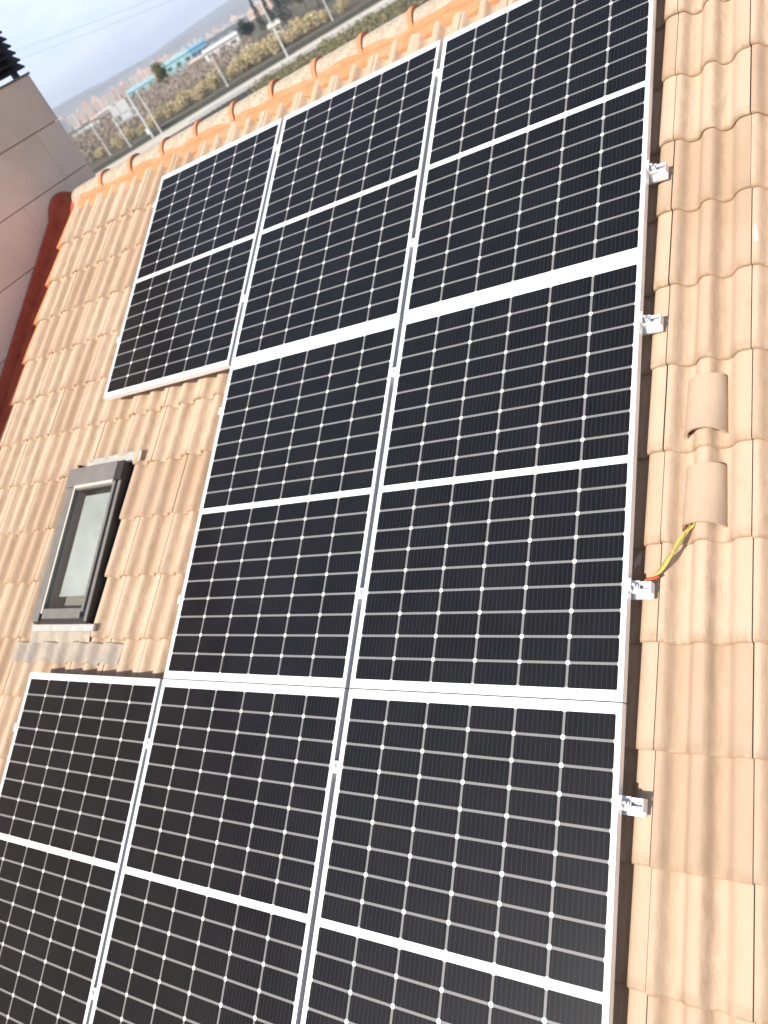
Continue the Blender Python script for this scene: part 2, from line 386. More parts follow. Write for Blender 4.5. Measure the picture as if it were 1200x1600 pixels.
b = MB(); b.box((-7.05, -10, WT-.004), (WX+.012, WY+.012, WT+.012)); o = b.build('coping', COPE, nb, bevel=.002); o.matrix_local = ni
scr = empty('slatted_screen', (0, 0, 0), None, None); scr.parent = nb; scr.matrix_local = ni
z = WT+.045
for i in range(8):
    b = MB(); T = Matrix.Translation((WX-.05, 0, z+.02)) @ Matrix.Rotation(R(1.0), 4, 'X') @ Matrix.Rotation(R(38), 4, 'Y')
    b.box((-.042, -9.6, -.007), (.042, WY+.03, .007), M=T); b.build('slat', SLATM, scr); z += .0555
for y in (WY-.06, WY-1.7, WY-3.4):
    b = MB(); b.box((WX-.10, y-.025, WT+.01), (WX-.06, y+.025, z+.02)); b.build('post', SLATM, scr, bevel=.003)
b = MB(); b.box((WX-.135, -9.6, WT+.075), (WX-.128, WY-.005, z)); b.build('backing_sheet', SLATM, scr)

# ================================================================ SOLAR PANELS
PW, PH, GU, PV = 1.134, 1.712, .022, 1.716
def v_top(r): return 1.7016 + (r-1)*PV + .002
def u_left(c): return c*(PW+GU)
def make_panel():
    t = empty('solar_panel', (0, 0, 0), 'x', 'solar panel')
    b = MB(); L_ = .0105; D = -.035
    for x0, x1, y0, y1 in ((0, L_, -PH, 0), (PW-L_, PW, -PH, 0), (L_, PW-L_, -L_, 0), (L_, PW-L_, -PH, -PH+L_)):
        b.box((x0, y0, D), (x1, y1, 0))
    b.build('frame', ALU, t, bevel=.0012)
        # module grid: light strips between the cells, dark half cells with clipped corners, bright corner diamonds
    b = MB(); cp, g = .1835, .0092; mx_ = (PW-6*cp)/2; div = .021
    rp = .0904; my = (PH-div-18*rp)/2
    zc = -.0028
    for half in (0, 1):
        for r in range(9):
            for c in range(6):
                x0 = mx_+c*cp+g/2; x1 = x0+cp-g
                y1 = -(my+half*(9*rp+div)+r*rp+g/2); y0 = y1-rp+g; k = .0036
                b.face([(x0+k,y0,zc),(x1-k,y0,zc),(x1,y0+k,zc),(x1,y1-k,zc),(x1-k,y1,zc),(x0+k,y1,zc),(x0,y1-k,zc),(x0,y0+k,zc)])
    b.build('solar_cells', CELL, t)
    b = MB(); b.box((L_, -PH+L_, -.010), (PW-L_, -L_, -.0032), 1)
    for half in (0, 1):
        ya = -(my+half*(9*rp+div)); yb = ya-9*rp; k = .0036+g/2
        ys = [ya-r*rp for r in range(10)]
        for c in range(1, 6):
            x = mx_+c*cp
            for r in range(9): b.face([(x-g/2,ys[r+1]+k,zc-.0002),(x+g/2,ys[r+1]+k,zc-.0002),(x+g/2,ys[r]-k,zc-.0002),(x-g/2,ys[r]-k,zc-.0002)])
        for r in range(1, 9):
            for c in range(6):
                xa = mx_+c*cp; b.face([(xa+k,ys[r]-g/2,zc-.0002),(xa+cp-k,ys[r]-g/2,zc-.0002),(xa+cp-k,ys[r]+g/2,zc-.0002),(xa+k,ys[r]+g/2,zc-.0002)])
    b.build('cell_sheet', [GRID, WHITE], t)
    return t
PN = {(0,0): 'leftmost black solar panel of the row under the ridge, above the skylight',
      (0,1): 'middle black solar panel of the row just below the ridge',
      (0,2): 'rightmost black solar panel of the ridge row, its corner cut off by the photo top',
      (1,1): 'black solar panel of the centre row, directly right of the skylight',
      (1,2): 'black solar panel of the centre row, by the yellow and green cable',
      (2,0): 'black solar panel below the skylight, at the lower left corner of the photo',
      (2,1): 'middle black solar panel of the lowest row, between two others',
      (2,2): 'rightmost black solar panel of the lowest row, nearest the camera'}
proto = make_panel(); first = True
for (r, c), lab in PN.items():
    o = proto if first else copy_tree(proto); first = False
    o.location = RP(u_left(c), v_top(r), random.uniform(-.0008, .0008)); o.rotation_euler = ROT
    tag(o, lab, 'solar panel', 'black solar panels on the tile roof')
# ---------------------------------------------------------------- rails with their clamps
def rail(name, v, ul, ur, label, mids, lends=True):
    t = empty(name, RP(ul, v, -.035), label, 'mounting rail', 'aluminium rails under the panels', ROT)
    b = MB(); Ln = ur-ul; h = .040; w_ = .020
    b.box((0, -w_, -h), (Ln, w_, -h+.004)); b.box((0, -w_, -h+.004), (Ln, -w_+.0035, 0)); b.box((0, w_-.0035, -h+.004), (Ln, w_, 0))
    b.box((0, -w_+.0035, -.004), (Ln, -.006, -.0005)); b.box((0, .006, -.004), (Ln, w_-.0035, -.0005)); b.box((0, -w_+.0035, -h+.017), (Ln, w_-.0035, -h+.020))
    b.box((0, -w_-.014, -h), (Ln, -w_, -h+.012)); b.box((Ln-.003, -w_+.0035, -h+.004), (Ln-.001, w_-.0035, -.005))
    b.build('rail_profile', ALU2, t)
    u3 = 3*PW+2*GU
    for s_, ue in ((1, u3), (-1, ul+.03)):
        x = ue-ul
        b = MB()
        b.box((x-.008*s_ if s_ > 0 else x, -.022, .0355) if s_ > 0 else (x-.012, -.022, .0355), (x+.012, .022, .0395) if s_ > 0 else (x+.008, .022, .0395))
        b.box((x+.001, -.022, .000) if s_ > 0 else (x-.007, -.022, .0), (x+.007, .022, .0355) if s_ > 0 else (x-.001, .022, .0355))
        b.box((x+.007, -.022, .0) if s_ > 0 else (x-.030, -.022, .0), (x+.030, .022, .006) if s_ > 0 else (x-.007, .022, .006))
        e = b.build('end_clamp', ALU2, t, bevel=.001)
        b = MB(); xc = x+.018*s_; b.tube([(xc, 0, .006), (xc, 0, .018)], .011, 6); b.tube([(xc, 0, .018), (xc, 0, .034)], .0055, 10); b.tube([(xc, 0, .006), (xc, 0, .0075)], .013, 16)
        b.build('bolt', GALV, e)
    for um in mids:
        x = um-ul; b = MB(); b.box((x-.017, -.024, .0355), (x+.017, .024, .0385)); b.box((x-.008, -.022, 0), (x+.008, .022, .0355))
        e = b.build('mid_clamp', ALU2, t, bevel=.001)
        b = MB(); b.tube([(x, 0, .0385), (x, 0, .045)], .0085, 6); b.build('bolt', GALV, e)
    return t
m1, m2 = PW+GU/2, 2*PW+1.5*GU; UR = 3.512
rail('mounting_rail', .225, -.03, UR, 'aluminium rail under the ridge row of panels, the one closest to the ridge', [m1, m2])
rail('mounting_rail', 1.280, -.03, UR, 'aluminium rail below the ridge row, with the uppermost bright rail end in view', [m1, m2])
rail('mounting_rail', 1.985, PW+GU-.03, UR, 'aluminium rail under the upper half of the centre row, second rail end from the top', [m2])
rail('mounting_rail', 3.025, PW+GU-.03, UR, 'aluminium rail whose end touches the yellow and green cable', [m2])
rail('mounting_rail', 3.725, -.03, UR, 'aluminium rail under the lowest row, its bright end nearest the camera', [m1, m2])
rail('mounting_rail', 4.780, -.03, UR, 'aluminium rail under the lowest row beyond the lower photo edge', [m1, m2])

# ================================================================ VENT TILES AND CABLE
def vent_tile(vl, label):
    t = empty('vent_tile', RP(J0+.139, vl, TIN), label, 'vent tile', 'hooded ventilation tiles', ROT)
    ln = .235; seg = 16; b = MB()
    def ring(y, hw, hh, base, in_=0):
        return [(-(hw-in_)*math.cos(math.pi*j/seg), y, base+(hh-in_)*math.sin(math.pi*j/seg)**.85) for j in range(seg+1)]
    secs = [(ln, .058, .040, .010), (ln-.006, .067, .055, .010), (ln*.5, .071, .074, .008), (.012, .074, .097, .006), (0, .0755, .100, .006)]
    o_ = [ring(*q) for q in secs]; i_ = [ring(y, hw, hh, ba, .011) for y, hw, hh, ba in secs]
    for k in range(len(secs)-1):
        for j in range(seg):
            b.face([o_[k][j], o_[k+1][j], o_[k+1][j+1], o_[k][j+1]]); b.face([i_[k][j], i_[k][j+1], i_[k+1][j+1], i_[k+1][j]])
    for j in range(seg): b.face([o_[-1][j], i_[-1][j], i_[-1][j+1], o_[-1][j+1]]); b.face([o_[0][j], o_[0][j+1], i_[0][j+1], i_[0][j]])
    d = MB(); d.face([(x, .016, z) for x, y, z in [p for p in i_[-2]]]); d.build('throat_shade', DARK, t)  # dark plate across the opening stands in for shade inside the hood
    o = b.build('hood', TILE, t); mk_weld(o)
    for nm, val in (('tint', .62), ('wear_shade', .25)):
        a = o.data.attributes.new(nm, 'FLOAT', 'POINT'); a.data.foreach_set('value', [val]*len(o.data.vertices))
vent_tile(2.452, 'upper hooded vent tile right of the panels, with nothing coming out of it')
vent_tile(2.800, 'lower hooded vent tile with the yellow and green cable coming out of it')
YEL = mat('yellow_sleeve', (.62, .46, .11), .55, var=(.50, .35, .08), scale=60); GRN = mat('green_sleeve', (.30, .27, .07), .55); RED = mat('red_sleeve', (.50, .07, .03), .5); BLK = mat('black_sleeve', (.03, .02, .02), .5)
cb = empty('earth_cable', RP(3.62, 2.78, -.08), 'yellow and green earth cable hanging from a vent tile to a rail end', 'cable')
def bez(ps, n=16):
    out_ = []; P = [RP(*p) for p in ps]; P = [P[0]*2-P[1]]+P+[P[-1]*2-P[-2]]
    for i in range(1, len(P)-2):
        for k in range(n):
            t = k/n; a, b_, c, d = P[i-1], P[i], P[i+1], P[i+2]
            out_.append(.5*((2*b_)+(c-a)*t+(2*a-5*b_+4*c-d)*t*t+(3*b_-a-3*c+d)*t**3))
    out_.append(P[-2]); return out_
path = bez([(3.648, 2.72, -.085), (3.630, 2.79, -.088), (3.607, 2.83, -.074), (3.572, 2.893, -.072), (3.525, 2.965, -.070), (3.490, 2.998, -.060), (3.470, 3.012, -.068)])
ci = Matrix.Translation(-cb.location)
def strand(name, M_, off, r, a=0, b_=None):
    pts = path[a:b_]; q = [p + RP(off[0]*math.cos(i*.16)-off[1]*math.sin(i*.16)*.4, off[1]*math.cos(i*.16), abs(off[0])*.2*math.sin(i*.16)) for i, p in enumerate(pts)]
    b = MB(); b.tube(q, r, 10); o = b.build(name, M_, cb, smooth=True); o.matrix_local = ci
strand('yellow_wire', YEL, (-.0045, -.002), .0048); strand('green_wire', GRN, (.0045, .002), .0042)
strand('yellow_wire', YEL, (.001, -.006), .0040, 10, -4)
strand('red_sleeve', RED, (.007, .006), .0058, 66, 80); strand('black_tape', BLK, (.002, 0), .0062, 8, 20)
b = MB(); pp = [RP(3.636, 2.76, -.075), RP(3.612, 2.80, -.070), RP(3.598, 2.815, -.090)]; b.tube(pp, .004, 8); o = b.build('brown_wire', mat('brown_sleeve', (.25, .08, .04), .5), cb, smooth=True); o.matrix_local = ci

# ================================================================ SKYLIGHT
sk = empty('skylight', RP(.065, 3.12, -.20), 'grey framed skylight set in the tiles left of the panels, pale blind behind its glass', 'skylight', rot=ROT)
def S(u, v, n): return Vector((u-.065, 3.12-v, n+.20))
def sbox(b, u0, u1, v0, v1, n0, n1, mi=0): b.box(S(u0, v1, n0), S(u1, v0, n1), mi)
b = MB(); sbox(b, -.312, .342, 2.088, 3.20, -.196, -.178); b.build('gutter_flashing', FRAMED, sk)
b = MB(); F0, F1, V0, V1 = -.215, .318, 2.145, 3.125
sbox(b, F0, F0+.045, V0, V1, -.178, -.062); sbox(b, F1-.045, F1, V0, V1, -.178, -.062); sbox(b, F0+.045, F1-.045, V0, V0+.05, -.178, -.062); sbox(b, F0+.045, F1-.045, V1-.04, V1, -.178, -.066)
b.build('outer_frame', FRAMED, sk, bevel=.003)
b = MB(); sbox(b, F0-.004, F0+.062, V0+.12, V1-.01, -.062, -.050); b.build('side_cladding', FRAMEG, sk, bevel=.003); b = MB(); sbox(b, F1-.020, F1+.004, V0+.12, V1-.01, -.0618, -.054); b.build('side_cladding', FRAMEG, sk, bevel=.003)
b = MB(); sbox(b, F0-.012, F1-.055, V0-.006, V0+.118, -.062, -.040); b.build('top_cover', FRAMEG, sk, bevel=.005)
b = MB(); sbox(b, F1-.053, F1+.006, V0-.004, V0+.116, -.062, -.044); b.build('hinge_cover', FRAMED, sk, bevel=.004)
G0, G1, GV0, GV1 = -.118, .258, 2.285, 3.04
b = MB(); sbox(b, F0+.066, G0, GV0-.02, GV1+.02, -.075, -.047); sbox(b, G1, G1+.022, GV0-.02, GV1+.02, -.075, -.047); sbox(b, G0, G1, GV1, GV1+.058, -.075, -.047); sbox(b, G0, G1, GV0-.02, GV0, -.075, -.049)
b.build('sash', FRAMEG, sk, bevel=.003)
b = MB(); sbox(b, G0-.012, G0, GV0-.01, GV1+.03, -.0468, -.043); sbox(b, G0-.012, G1, GV0-.024, GV0-.010, -.0488, -.041); b.build('sash_trim', TRIM, sk, bevel=.001)
b = MB(); sbox(b, G0, G1, GV0, GV1, -.062, -.058); b.build('glass', GLASS, sk)
b = MB(); sbox(b, G0+.052, G1-.004, GV0+.03, 2.945, -.100, -.097); sbox(b, G0+.052, G1-.004, 2.945, 2.955, -.104, -.094); b.build('blind', BLIND, sk)
b = MB(); sbox(b, G0-.005, G1+.005, GV0-.01, GV1+.01, -.172, -.168); sbox(b, G0-.004, G0+.0, GV0, GV1, -.168, -.075); b.build('reveal', mat('reveal', (.30, .27, .24), .8), sk)
b = MB(); sbox(b, F0-.01, .385, 3.128, 3.168, -.088, -.070); b.build('sill_bar', ZINC, sk, bevel=.003)
# top flashing strip
b = MB(); sbox(b, -.14, .40, 2.068, 2.135, -.100, -.094); sbox(b, -.14, .40, 2.068, 2.073, -.094, -.088); b.build('top_flashing', ZINC, sk, bevel=.002)
# lead apron dressed over the tiles
def tile_n(u, v):
    x = (u-J0) % .3; k = math.ceil((v-.40)/.35-1e-6); vt = .40+.35*k
    return TIN+prof(x)+.021*(1-(vt-v)/.35)
b = MB(); NU = 150
def smoothn(u, v): return sum(tile_n(u+d, v) for d in (-.010, -.005, 0, .005, .010))/5
def apr(u0f, u1f, vs):
    g = []
    for i in range(NU+1):
        f = i/NU; col = []
        for j, v in enumerate(vs):
            u = u0f(v)+(u1f(v)-u0f(v))*f
            nn = smoothn(u, max(v, 3.215)) + .012 + .0015*math.sin(u*70+j)
            if v < 3.15: nn = -.078
            elif v < 3.2: nn = -.085*.5+nn*.5
            col.append(S(u, v + (.006*math.sin(u*19)+.004*math.sin(u*47) if j == len(vs)-1 else 0), nn))
        g.append(col)
    for i in range(NU):
        for j in range(len(vs)-1): b.face([g[i][j+1], g[i+1][j+1], g[i+1][j], g[i][j]])
apr(lambda v: -.25 if v < 3.23 else -.40, lambda v: .335, [3.124, 3.15, 3.185, 3.225])
apr(lambda v: -.40, lambda v: .60, [3.226, 3.25, 3.28, 3.31, 3.345])
o = b.build('lead_apron', LEAD, sk, smooth=True); mk_weld(o)

# ================================================================ SURROUNDINGS
def pol(az, d, z=GZ): return Vector((CAM.x+d*math.sin(R(az)), CAM.y+d*math.cos(R(az)), z))
def zel(el, d): return CAM.z+d*math.tan(R(el))
GRASS = mat('dry_ground', (.115, .105, .060), 1, var=(.075, .060, .040), scale=.045, stretch=(1, 1, 1))
b = MB(); S_ = 9000; b.face([(-S_, -S_, GZ), (S_, -S_, GZ), (S_, S_, GZ), (-S_, S_, GZ)]); o = b.build('ground', GRASS); tag(o, kind='structure')
def strip(name, d0, d1, a0, a1, m_, z, wob=0):
    b = MB(); n = 60
    for i in range(n):
        p, q = a0+(a1-a0)*i/n, a0+(a1-a0)*(i+1)/n
        w0, w1 = wob*math.sin(p*1.3), wob*math.sin(q*1.3)
        b.face([pol(p, d0+w0, z), pol(p, d1+w0, z), pol(q, d1+w1, z), pol(q, d0+w1, z)][::-1])
    o = b.build(name, m_); tag(o, kind='structure'); return o
strip('road', 192.5, 216, -75, -5, mat('pale_road', (.60, .54, .44), .95, var=(.48, .43, .36), scale=.2), GZ+.06)
strip('lower_road', 158, 190, -75, -36.5, mat('asphalt', (.042, .043, .042), .95, var=(.03, .03, .03), scale=.3), GZ+.05, .8)
strip('verge', 219, 238, -75, -5, mat('dark_grass', (.06, .058, .032), 1, var=(.035, .032, .02), scale=.2), GZ+.05, 1.5)
strip('path', 239, 242, -75, -5, mat('path_gravel', (.22, .19, .14), 1), GZ+.07, 1.5)
# leaf-clump crowns
def clump(b, c, rx, rz, n, s, rnd, up=.0, cols=2, hollow=.55):
    for _ in range(n):
        while True:
            p = Vector((rnd.uniform(-1, 1), rnd.uniform(-1, 1), rnd.uniform(-1, 1)))
            if hollow < p.length < 1 or (p.length < 1 and rnd.random() < .25): break
        q = Vector((c[0]+p.x*rx, c[1]+p.y*rx, c[2]+p.z*rz))
        a = Vector((rnd.gauss(0, 1), rnd.gauss(0, 1), rnd.gauss(0, 1)+up)).normalized(); d = a.orthogonal().normalized(); d.rotate(Matrix.Rotation(rnd.uniform(0, 6.28), 3, a)); e = a.cross(d)
        ss = s*rnd.uniform(.6, 1.4)
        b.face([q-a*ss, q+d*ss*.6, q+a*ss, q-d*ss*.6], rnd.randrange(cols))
def foliage(name, c1, c2): return [mat(name, c1, .9, spec=.1), mat(name+'_dark', c2, .9, spec=.1)]  # second tone is darker, mixed in at random
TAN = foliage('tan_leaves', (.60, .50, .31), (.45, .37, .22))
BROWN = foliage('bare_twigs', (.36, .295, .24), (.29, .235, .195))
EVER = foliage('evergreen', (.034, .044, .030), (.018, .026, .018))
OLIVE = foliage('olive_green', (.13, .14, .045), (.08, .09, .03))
BARK = mat('bark', (.12, .09, .07), .9)
# pale shrubs beside the road
protos = []
def shrub_proto(k):
    rnd = random.Random(50+k); t = empty('roadside_shrub', (0, 0, 0), 'x', 'shrub')
    b = MB()
    for i in range(5): clump(b, (rnd.uniform(-1.5, 1.5), rnd.uniform(-1.3, 1.3), rnd.uniform(1.4, 2.9)), rnd.uniform(1.1, 1.7), rnd.uniform(1.2, 1.8), 170, .22, rnd, up=1)
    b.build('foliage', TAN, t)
    b = MB()
    for i in range(5): b.tube([(0, 0, 0), (rnd.uniform(-.4, .4), rnd.uniform(-.4, .4), 1.1), (rnd.uniform(-1.3, 1.3), rnd.uniform(-1.2, 1.2), 2.8)], [.10, .06, .02], 5)
    b.build('stem', BARK, t); return t
for k in range(3): protos.append(shrub_proto(k))
SH = [(-46.5,262,.7),(-45.3,256,.8),(-44.5,262,.9),(-43.7,250,.7),(-42.9,254,.85),(-41.7,255,.95),(-41.0,252,.95),(-40.4,258,1.05),(-39.7,252,.9),(-39.2,256,1.0),(-38.5,256,1.1),(-37.4,258,.85),(-36.6,258,1.15),(-36.1,262,1.2),(-35.5,256,1.05),(-35.0,262,1.2),(-34.5,256,1.1),(-33.9,262,1.2),(-33.3,255,.95),(-32.8,263,1.15),(-32.1,258,1.1),(-31.6,262,1.15),(-30.9,256,.8),(-29.8,260,.9),(-28.5,262,1.0)]
def ordinal(i): return ['first','second','third','fourth','fifth','sixth','seventh','eighth','ninth','tenth','eleventh','twelfth','thirteenth','fourteenth','fifteenth','sixteenth','seventeenth','eighteenth','nineteenth','twentieth','twenty first','twenty second','twenty third','twenty fourth','twenty fifth','twenty sixth','twenty seventh','twenty eighth'][i]
for i, (az, d, s) in enumerate(SH):
    o = protos[i] if i < 3 else copy_tree(protos[i % 3])
    o.location = pol(az, d); o.scale = (s*1.1, s*1.1, s*.98); o.rotation_euler = (0, 0, random.uniform(0, 6.28))
    tag(o, f'pale tan roadside shrub, {ordinal(i)} from the left along the far road', 'shrub', 'pale shrubs along the road')
# brown leafless wood behind them
rnd = random.Random(3); b = MB()
for i in range(520):
    az = rnd.uniform(-52, -35.2); d = 268+(620-268)*rnd.random()**1.25
    lim = max(0, min(1, (-36.0-az)/1.5)); hgt = rnd.uniform(5.0, 7.6)*(.72 if az > -39 else 1)*(.8 if az < -44.5 else 1)
    if az > -38.2 and d > 470: continue
    p = pol(az, d); n = 90 if d < 360 else 55
    clump(b, (p.x, p.y, p.z+hgt*.58), hgt*.42, hgt*.45, n, .30 if d < 360 else .42, rnd, up=1.5, hollow=.2)
    if d < 330: b.tube([p, (p.x, p.y, p.z+hgt*.6)], [.12, .05], 4)
o = b.build('bare_woodland', BROWN); tag(o, 'mass of brown leafless trees between the road and the far town', 'woodland', kind='stuff')
# low dry scrub on the near verge
b = MB()
for i in range(420):
    az = rnd.uniform(-37, -20); d = rnd.uniform(150, 190); p = pol(az, d); s = rnd.uniform(.4, 1.3)
    clump(b, (p.x, p.y, p.z+s*.5), s*1.4, s*.6, 16, .22, rnd, up=1)
o = b.build('verge_scrub', [mat('scrub', (.15, .15, .06), 1), mat('scrub_dry', (.24, .21, .12), 1)]); tag(o, 'dry green and tan scrub on the near side of the far road', 'scrub', kind='stuff')
# trees that stand on their own
def tree(az, d, top_el, rx, m_, label, kind='evergreen_tree', cat='tree', shape='cone', n=700, seed=1, group=None):
    rd = random.Random(seed); H = zel(top_el, d)-GZ; p = pol(az, d)
    t = empty(kind, p, label, cat, group); b = MB()
    if shape == 'cone':
        for i in range(14):
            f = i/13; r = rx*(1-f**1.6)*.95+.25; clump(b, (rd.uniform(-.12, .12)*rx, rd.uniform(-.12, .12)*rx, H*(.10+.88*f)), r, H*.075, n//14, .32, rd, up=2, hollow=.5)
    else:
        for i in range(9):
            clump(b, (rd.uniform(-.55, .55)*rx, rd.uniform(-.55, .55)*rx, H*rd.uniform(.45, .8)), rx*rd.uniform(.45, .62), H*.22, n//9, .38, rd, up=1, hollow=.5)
    b.build('crown', m_, t)
    b = MB(); b.tube([(0, 0, 0), (.1, 0, H*.4), (0, .1, H*.8)], [.28, .2, .05], 7)
    for i in range(4):
        a = rd.uniform(0, 6.28); b.tube([(0, 0, H*(.3+.1*i)), (math.cos(a)*rx*.6, math.sin(a)*rx*.6, H*(.42+.1*i))], [.1, .03], 5)
    b.build('trunk', BARK, t); return t
tree(-34.45, 500, .55, 2.1, EVER, 'tall slim dark cypress, the left one of the pair behind the road', 'cypress_tree', seed=1, n=900)
tree(-33.80, 480, .50, 2.1, EVER, 'tall slim dark cypress, the right one of the pair behind the road', 'cypress_tree', seed=2, n=900)
tree(-35.45, 450, -.12, 4.0, EVER, 'broad dark evergreen left of the two cypresses, beside the white warehouse', shape='round', seed=3, n=1400)
tree(-33.15, 420, .70, 4.6, EVER, 'dark evergreen just right of the cypress pair', shape='cone', seed=4, n=1500)
tree(-32.45, 400, .80, 5.2, EVER, 'wide dark evergreen in the middle of the group above the road', shape='round', seed=5, n=1700)
tree(-31.75, 380, .35, 4.6, OLIVE, 'olive green rounded tree between dark evergreens', 'green_tree', shape='round', seed=6, n=1700)
tree(-31.0, 390, .8, 5.2, EVER, 'dark evergreen right of the olive green tree', shape='round', seed=7, n=1500)
tree(-30.2, 400, .9, 5.2, EVER, 'dark evergreen at the far right of the group, cut by the photo top', shape='cone', seed=8, n=1500)
tree(-41.05, 430, .30, 3.7, OLIVE, 'single round green tree rising from the brown wood beside the turquoise hall', 'green_tree', shape='round', seed=9, n=1500)
# lamp posts
LAMPM = mat('lamp_post_paint', (.62, .61, .57), .6, metal=.1)
def lamp(az, d, h, label):
    t = empty('street_lamp', pol(az, d), label, 'street lamp', 'lamp posts along the far road', (0, 0, R(-az+90)))
    b = MB(); b.tube([(0, 0, 0), (0, 0, .5), (0, 0, h)], [.22, .17, .11], 8); b.build('pole', LAMPM, t)
    b = MB(); b.tube([(0, 0, h-.1), (.5, 0, h+.15), (1.3, 0, h+.25)], .05, 6); e = b.build('arm', LAMPM, t)
    b = MB(); b.box((1.2, -.14, h+.18), (1.95, .14, h+.32)); b.build('lamp_head', LAMPM, e, bevel=.03)
lamp(-46.1, 252, 8.7, 'pale lamp post furthest left, near the corner of the stone building')
lamp(-42.78, 218, 10.0, 'pale lamp post just right of the motorway sign gantry')
lamp(-37.93, 238, 7.6, 'pale lamp post in front of the brown wood below the white warehouse')
lamp(-33.97, 214, 12.2, 'tall pale lamp post in front of the two dark cypresses')
lamp(-30.68, 251, 9.5, 'pale lamp post below the dark evergreens, furthest right')
# sign gantry
g = empty('sign_gantry', pol(-44.1, 226), 'grey motorway sign gantry with pale panels beyond the ridge tiles', 'sign gantry')
gi = Matrix.Translation(-g.location)
gl, gr = pol(-44.8, 233), pol(-43.35, 219); gd = (gr-gl).normalized()
def gpart(name, bld, m_):
    o = bld.build(name, m_, g); o.matrix_local = gi
b = MB(); b.tube([gl, gl+Vector((0, 0, 7.3))], .22, 8); gpart('post', b, GALV)
b = MB(); b.tube([gr, gr+Vector((0, 0, 9.9))], .26, 8); gpart('post', b, GALV)
for z in (7.2, 5.7):
    b = MB(); b.tube([gl+Vector((0, 0, z)), gr+Vector((0, 0, z))], .15, 6); gpart('beam', b, GALV)
b = MB(); ng = 9
for i in range(ng):
    p = gl.lerp(gr, i/ng); q = gl.lerp(gr, (i+1)/ng); za, zb = (7.2, 5.7) if i % 2 else (5.7, 7.2)
    b.tube([p+Vector((0, 0, za)), q+Vector((0, 0, zb))], .05, 5)
gpart('lattice', b, GALV)
SIGNP = mat('sign_panel_back', (.40, .41, .41), .55)
def sign(f0, f1, z0, z1):
    p, q = gl.lerp(gr, f0), gl.lerp(gr, f1); nrm = gd.cross(Vector((0, 0, 1)))*.22; th = gd.cross(Vector((0, 0, 1)))*.05
    b = MB(); A = [p+nrm+Vector((0,0,z0)), q+nrm+Vector((0,0,z0)), q+nrm+Vector((0,0,z1)), p+nrm+Vector((0,0,z1))]; B = [x+th for x in A]
    b.face(B); b.face(A[::-1])
    for i in range(4): b.face([A[i], A[(i+1) % 4], B[(i+1) % 4], B[i]])
    gpart('sign_panel', b, SIGNP)
sign(.10, .42, 7.4, 9.5); sign(.44, .86, 7.4, 9.8); sign(.38, .82, 5.85, 7.1)
t = empty('road_sign', pol(-43.42, 222), 'small white road sign standing at the foot of the gantry', 'road sign')
b = MB(); b.tube([(0, 0, 0), (0, 0, 2.1)], .05, 6); b.build('post', GALV, t)
b = MB(); b.box((-.5, -.03, .9), (.5, .03, 2.1)); b.build('sign_plate', mat('white_sign', (.8, .78, .75), .5), t, bevel=.02, rot=(0, 0, R(43)))
# crash barrier
t = empty('crash_barrier', pol(-32, 191), 'grey metal crash barrier along the near edge of the pale road', 'crash barrier'); ti = Matrix.Translation(-t.location)
b = MB(); n = 60
P_ = [pol(-41+21*i/n, 191.5, GZ+.65) for i in range(n+1)]; b.tube(P_, .16, 5); o = b.build('rail', GALV, t); o.matrix_local = ti
for i in range(0, n+1, 1):
    b = MB(); p = P_[i]; b.box((p.x-.08, p.y-.08, GZ), (p.x+.08, p.y+.08, GZ+.7)); o = b.build('post', GALV, t); o.matrix_local = ti
# warehouses
def wmat(name, c, c2=None): return mat(name, c, .6, var=c2, scale=.12)
DW = mat('dark_window', (.09, .10, .12), .3)
def hall(name, az0, az1, d, top, wallm, roofm, label, cat='warehouse', depth=26, pitch=1.6, win=True, d2=None):
    a, c = pol(az0, d), pol(az1, d2 or d); ctr = (a+c)/2; ln = (c-a).length; ang = math.atan2((c-a).y, (c-a).x)
    H = zel(top, d)-GZ; t = empty(name, ctr, label, cat, rot=(0, 0, ang)); h = ln/2; e = H-pitch
    b = MB(); b.box((-h, 0, 0), (h, depth, e)); b.face([(-h, 0, e), (-h, depth, e), (-h, depth/2, H)]); b.face([(h, 0, e), (h, depth/2, H), (h, depth, e)]); b.build('wall', wallm, t)
    b = MB()
    for y0, y1 in ((-.5, depth/2), (depth+.5, depth/2)):
        q = [(-h-.4, y0, e-.05), (h+.4, y0, e-.05), (h+.4, y1, H+.05), (-h-.4, y1, H+.05)]
        b.face(q if y0 < 0 else q[::-1]); b.face([(x, y, z-.12) for x, y, z in (q[::-1] if y0 < 0 else q)])
    rf = b.build('roof', roofm, t)
    for k in (-.5, 0, .5): bb = MB(); bb.box((k*h-1, depth*.3, H-1), (k*h+1, depth*.3+2, H+.35)); bb.build('roof_vent', GALV, rf)
    if win:
        nw = max(3, int(ln/7))
        for i in range(nw):
            x = -h+ln*(i+.5)/nw; bb = MB(); bb.box((x-1.6, -.06, e*.55), (x+1.6, .0-.002, e*.78)); bb.build('window', DW, t)
    return t
TEAL = wmat('turquoise_sheet', (.36, .56, .58), (.30, .52, .55)); BLUE = wmat('blue_sheet', (.16, .36, .50)); WHT = wmat('white_sheet', (.66, .65, .62)); ROOFG = wmat('grey_roof', (.22, .23, .25)); PEACH = wmat('peach_render', (.66, .44, .33)); CREAM = wmat('cream_render', (.62, .55, .45))
hall('turquoise_hall', -40.75, -38.9, 640, .02, TEAL, TEAL, 'turquoise industrial hall right of the round green tree', pitch=2)
hall('blue_hall', -38.95, -37.85, 600, .05, BLUE, BLUE, 'deep blue hall end joined to the right of the turquoise hall', pitch=2, depth=20)
hall('turquoise_hall', -43.3, -41.5, 700, -.22, TEAL, TEAL, 'turquoise hall left of the round green tree, behind the gantry', pitch=2)
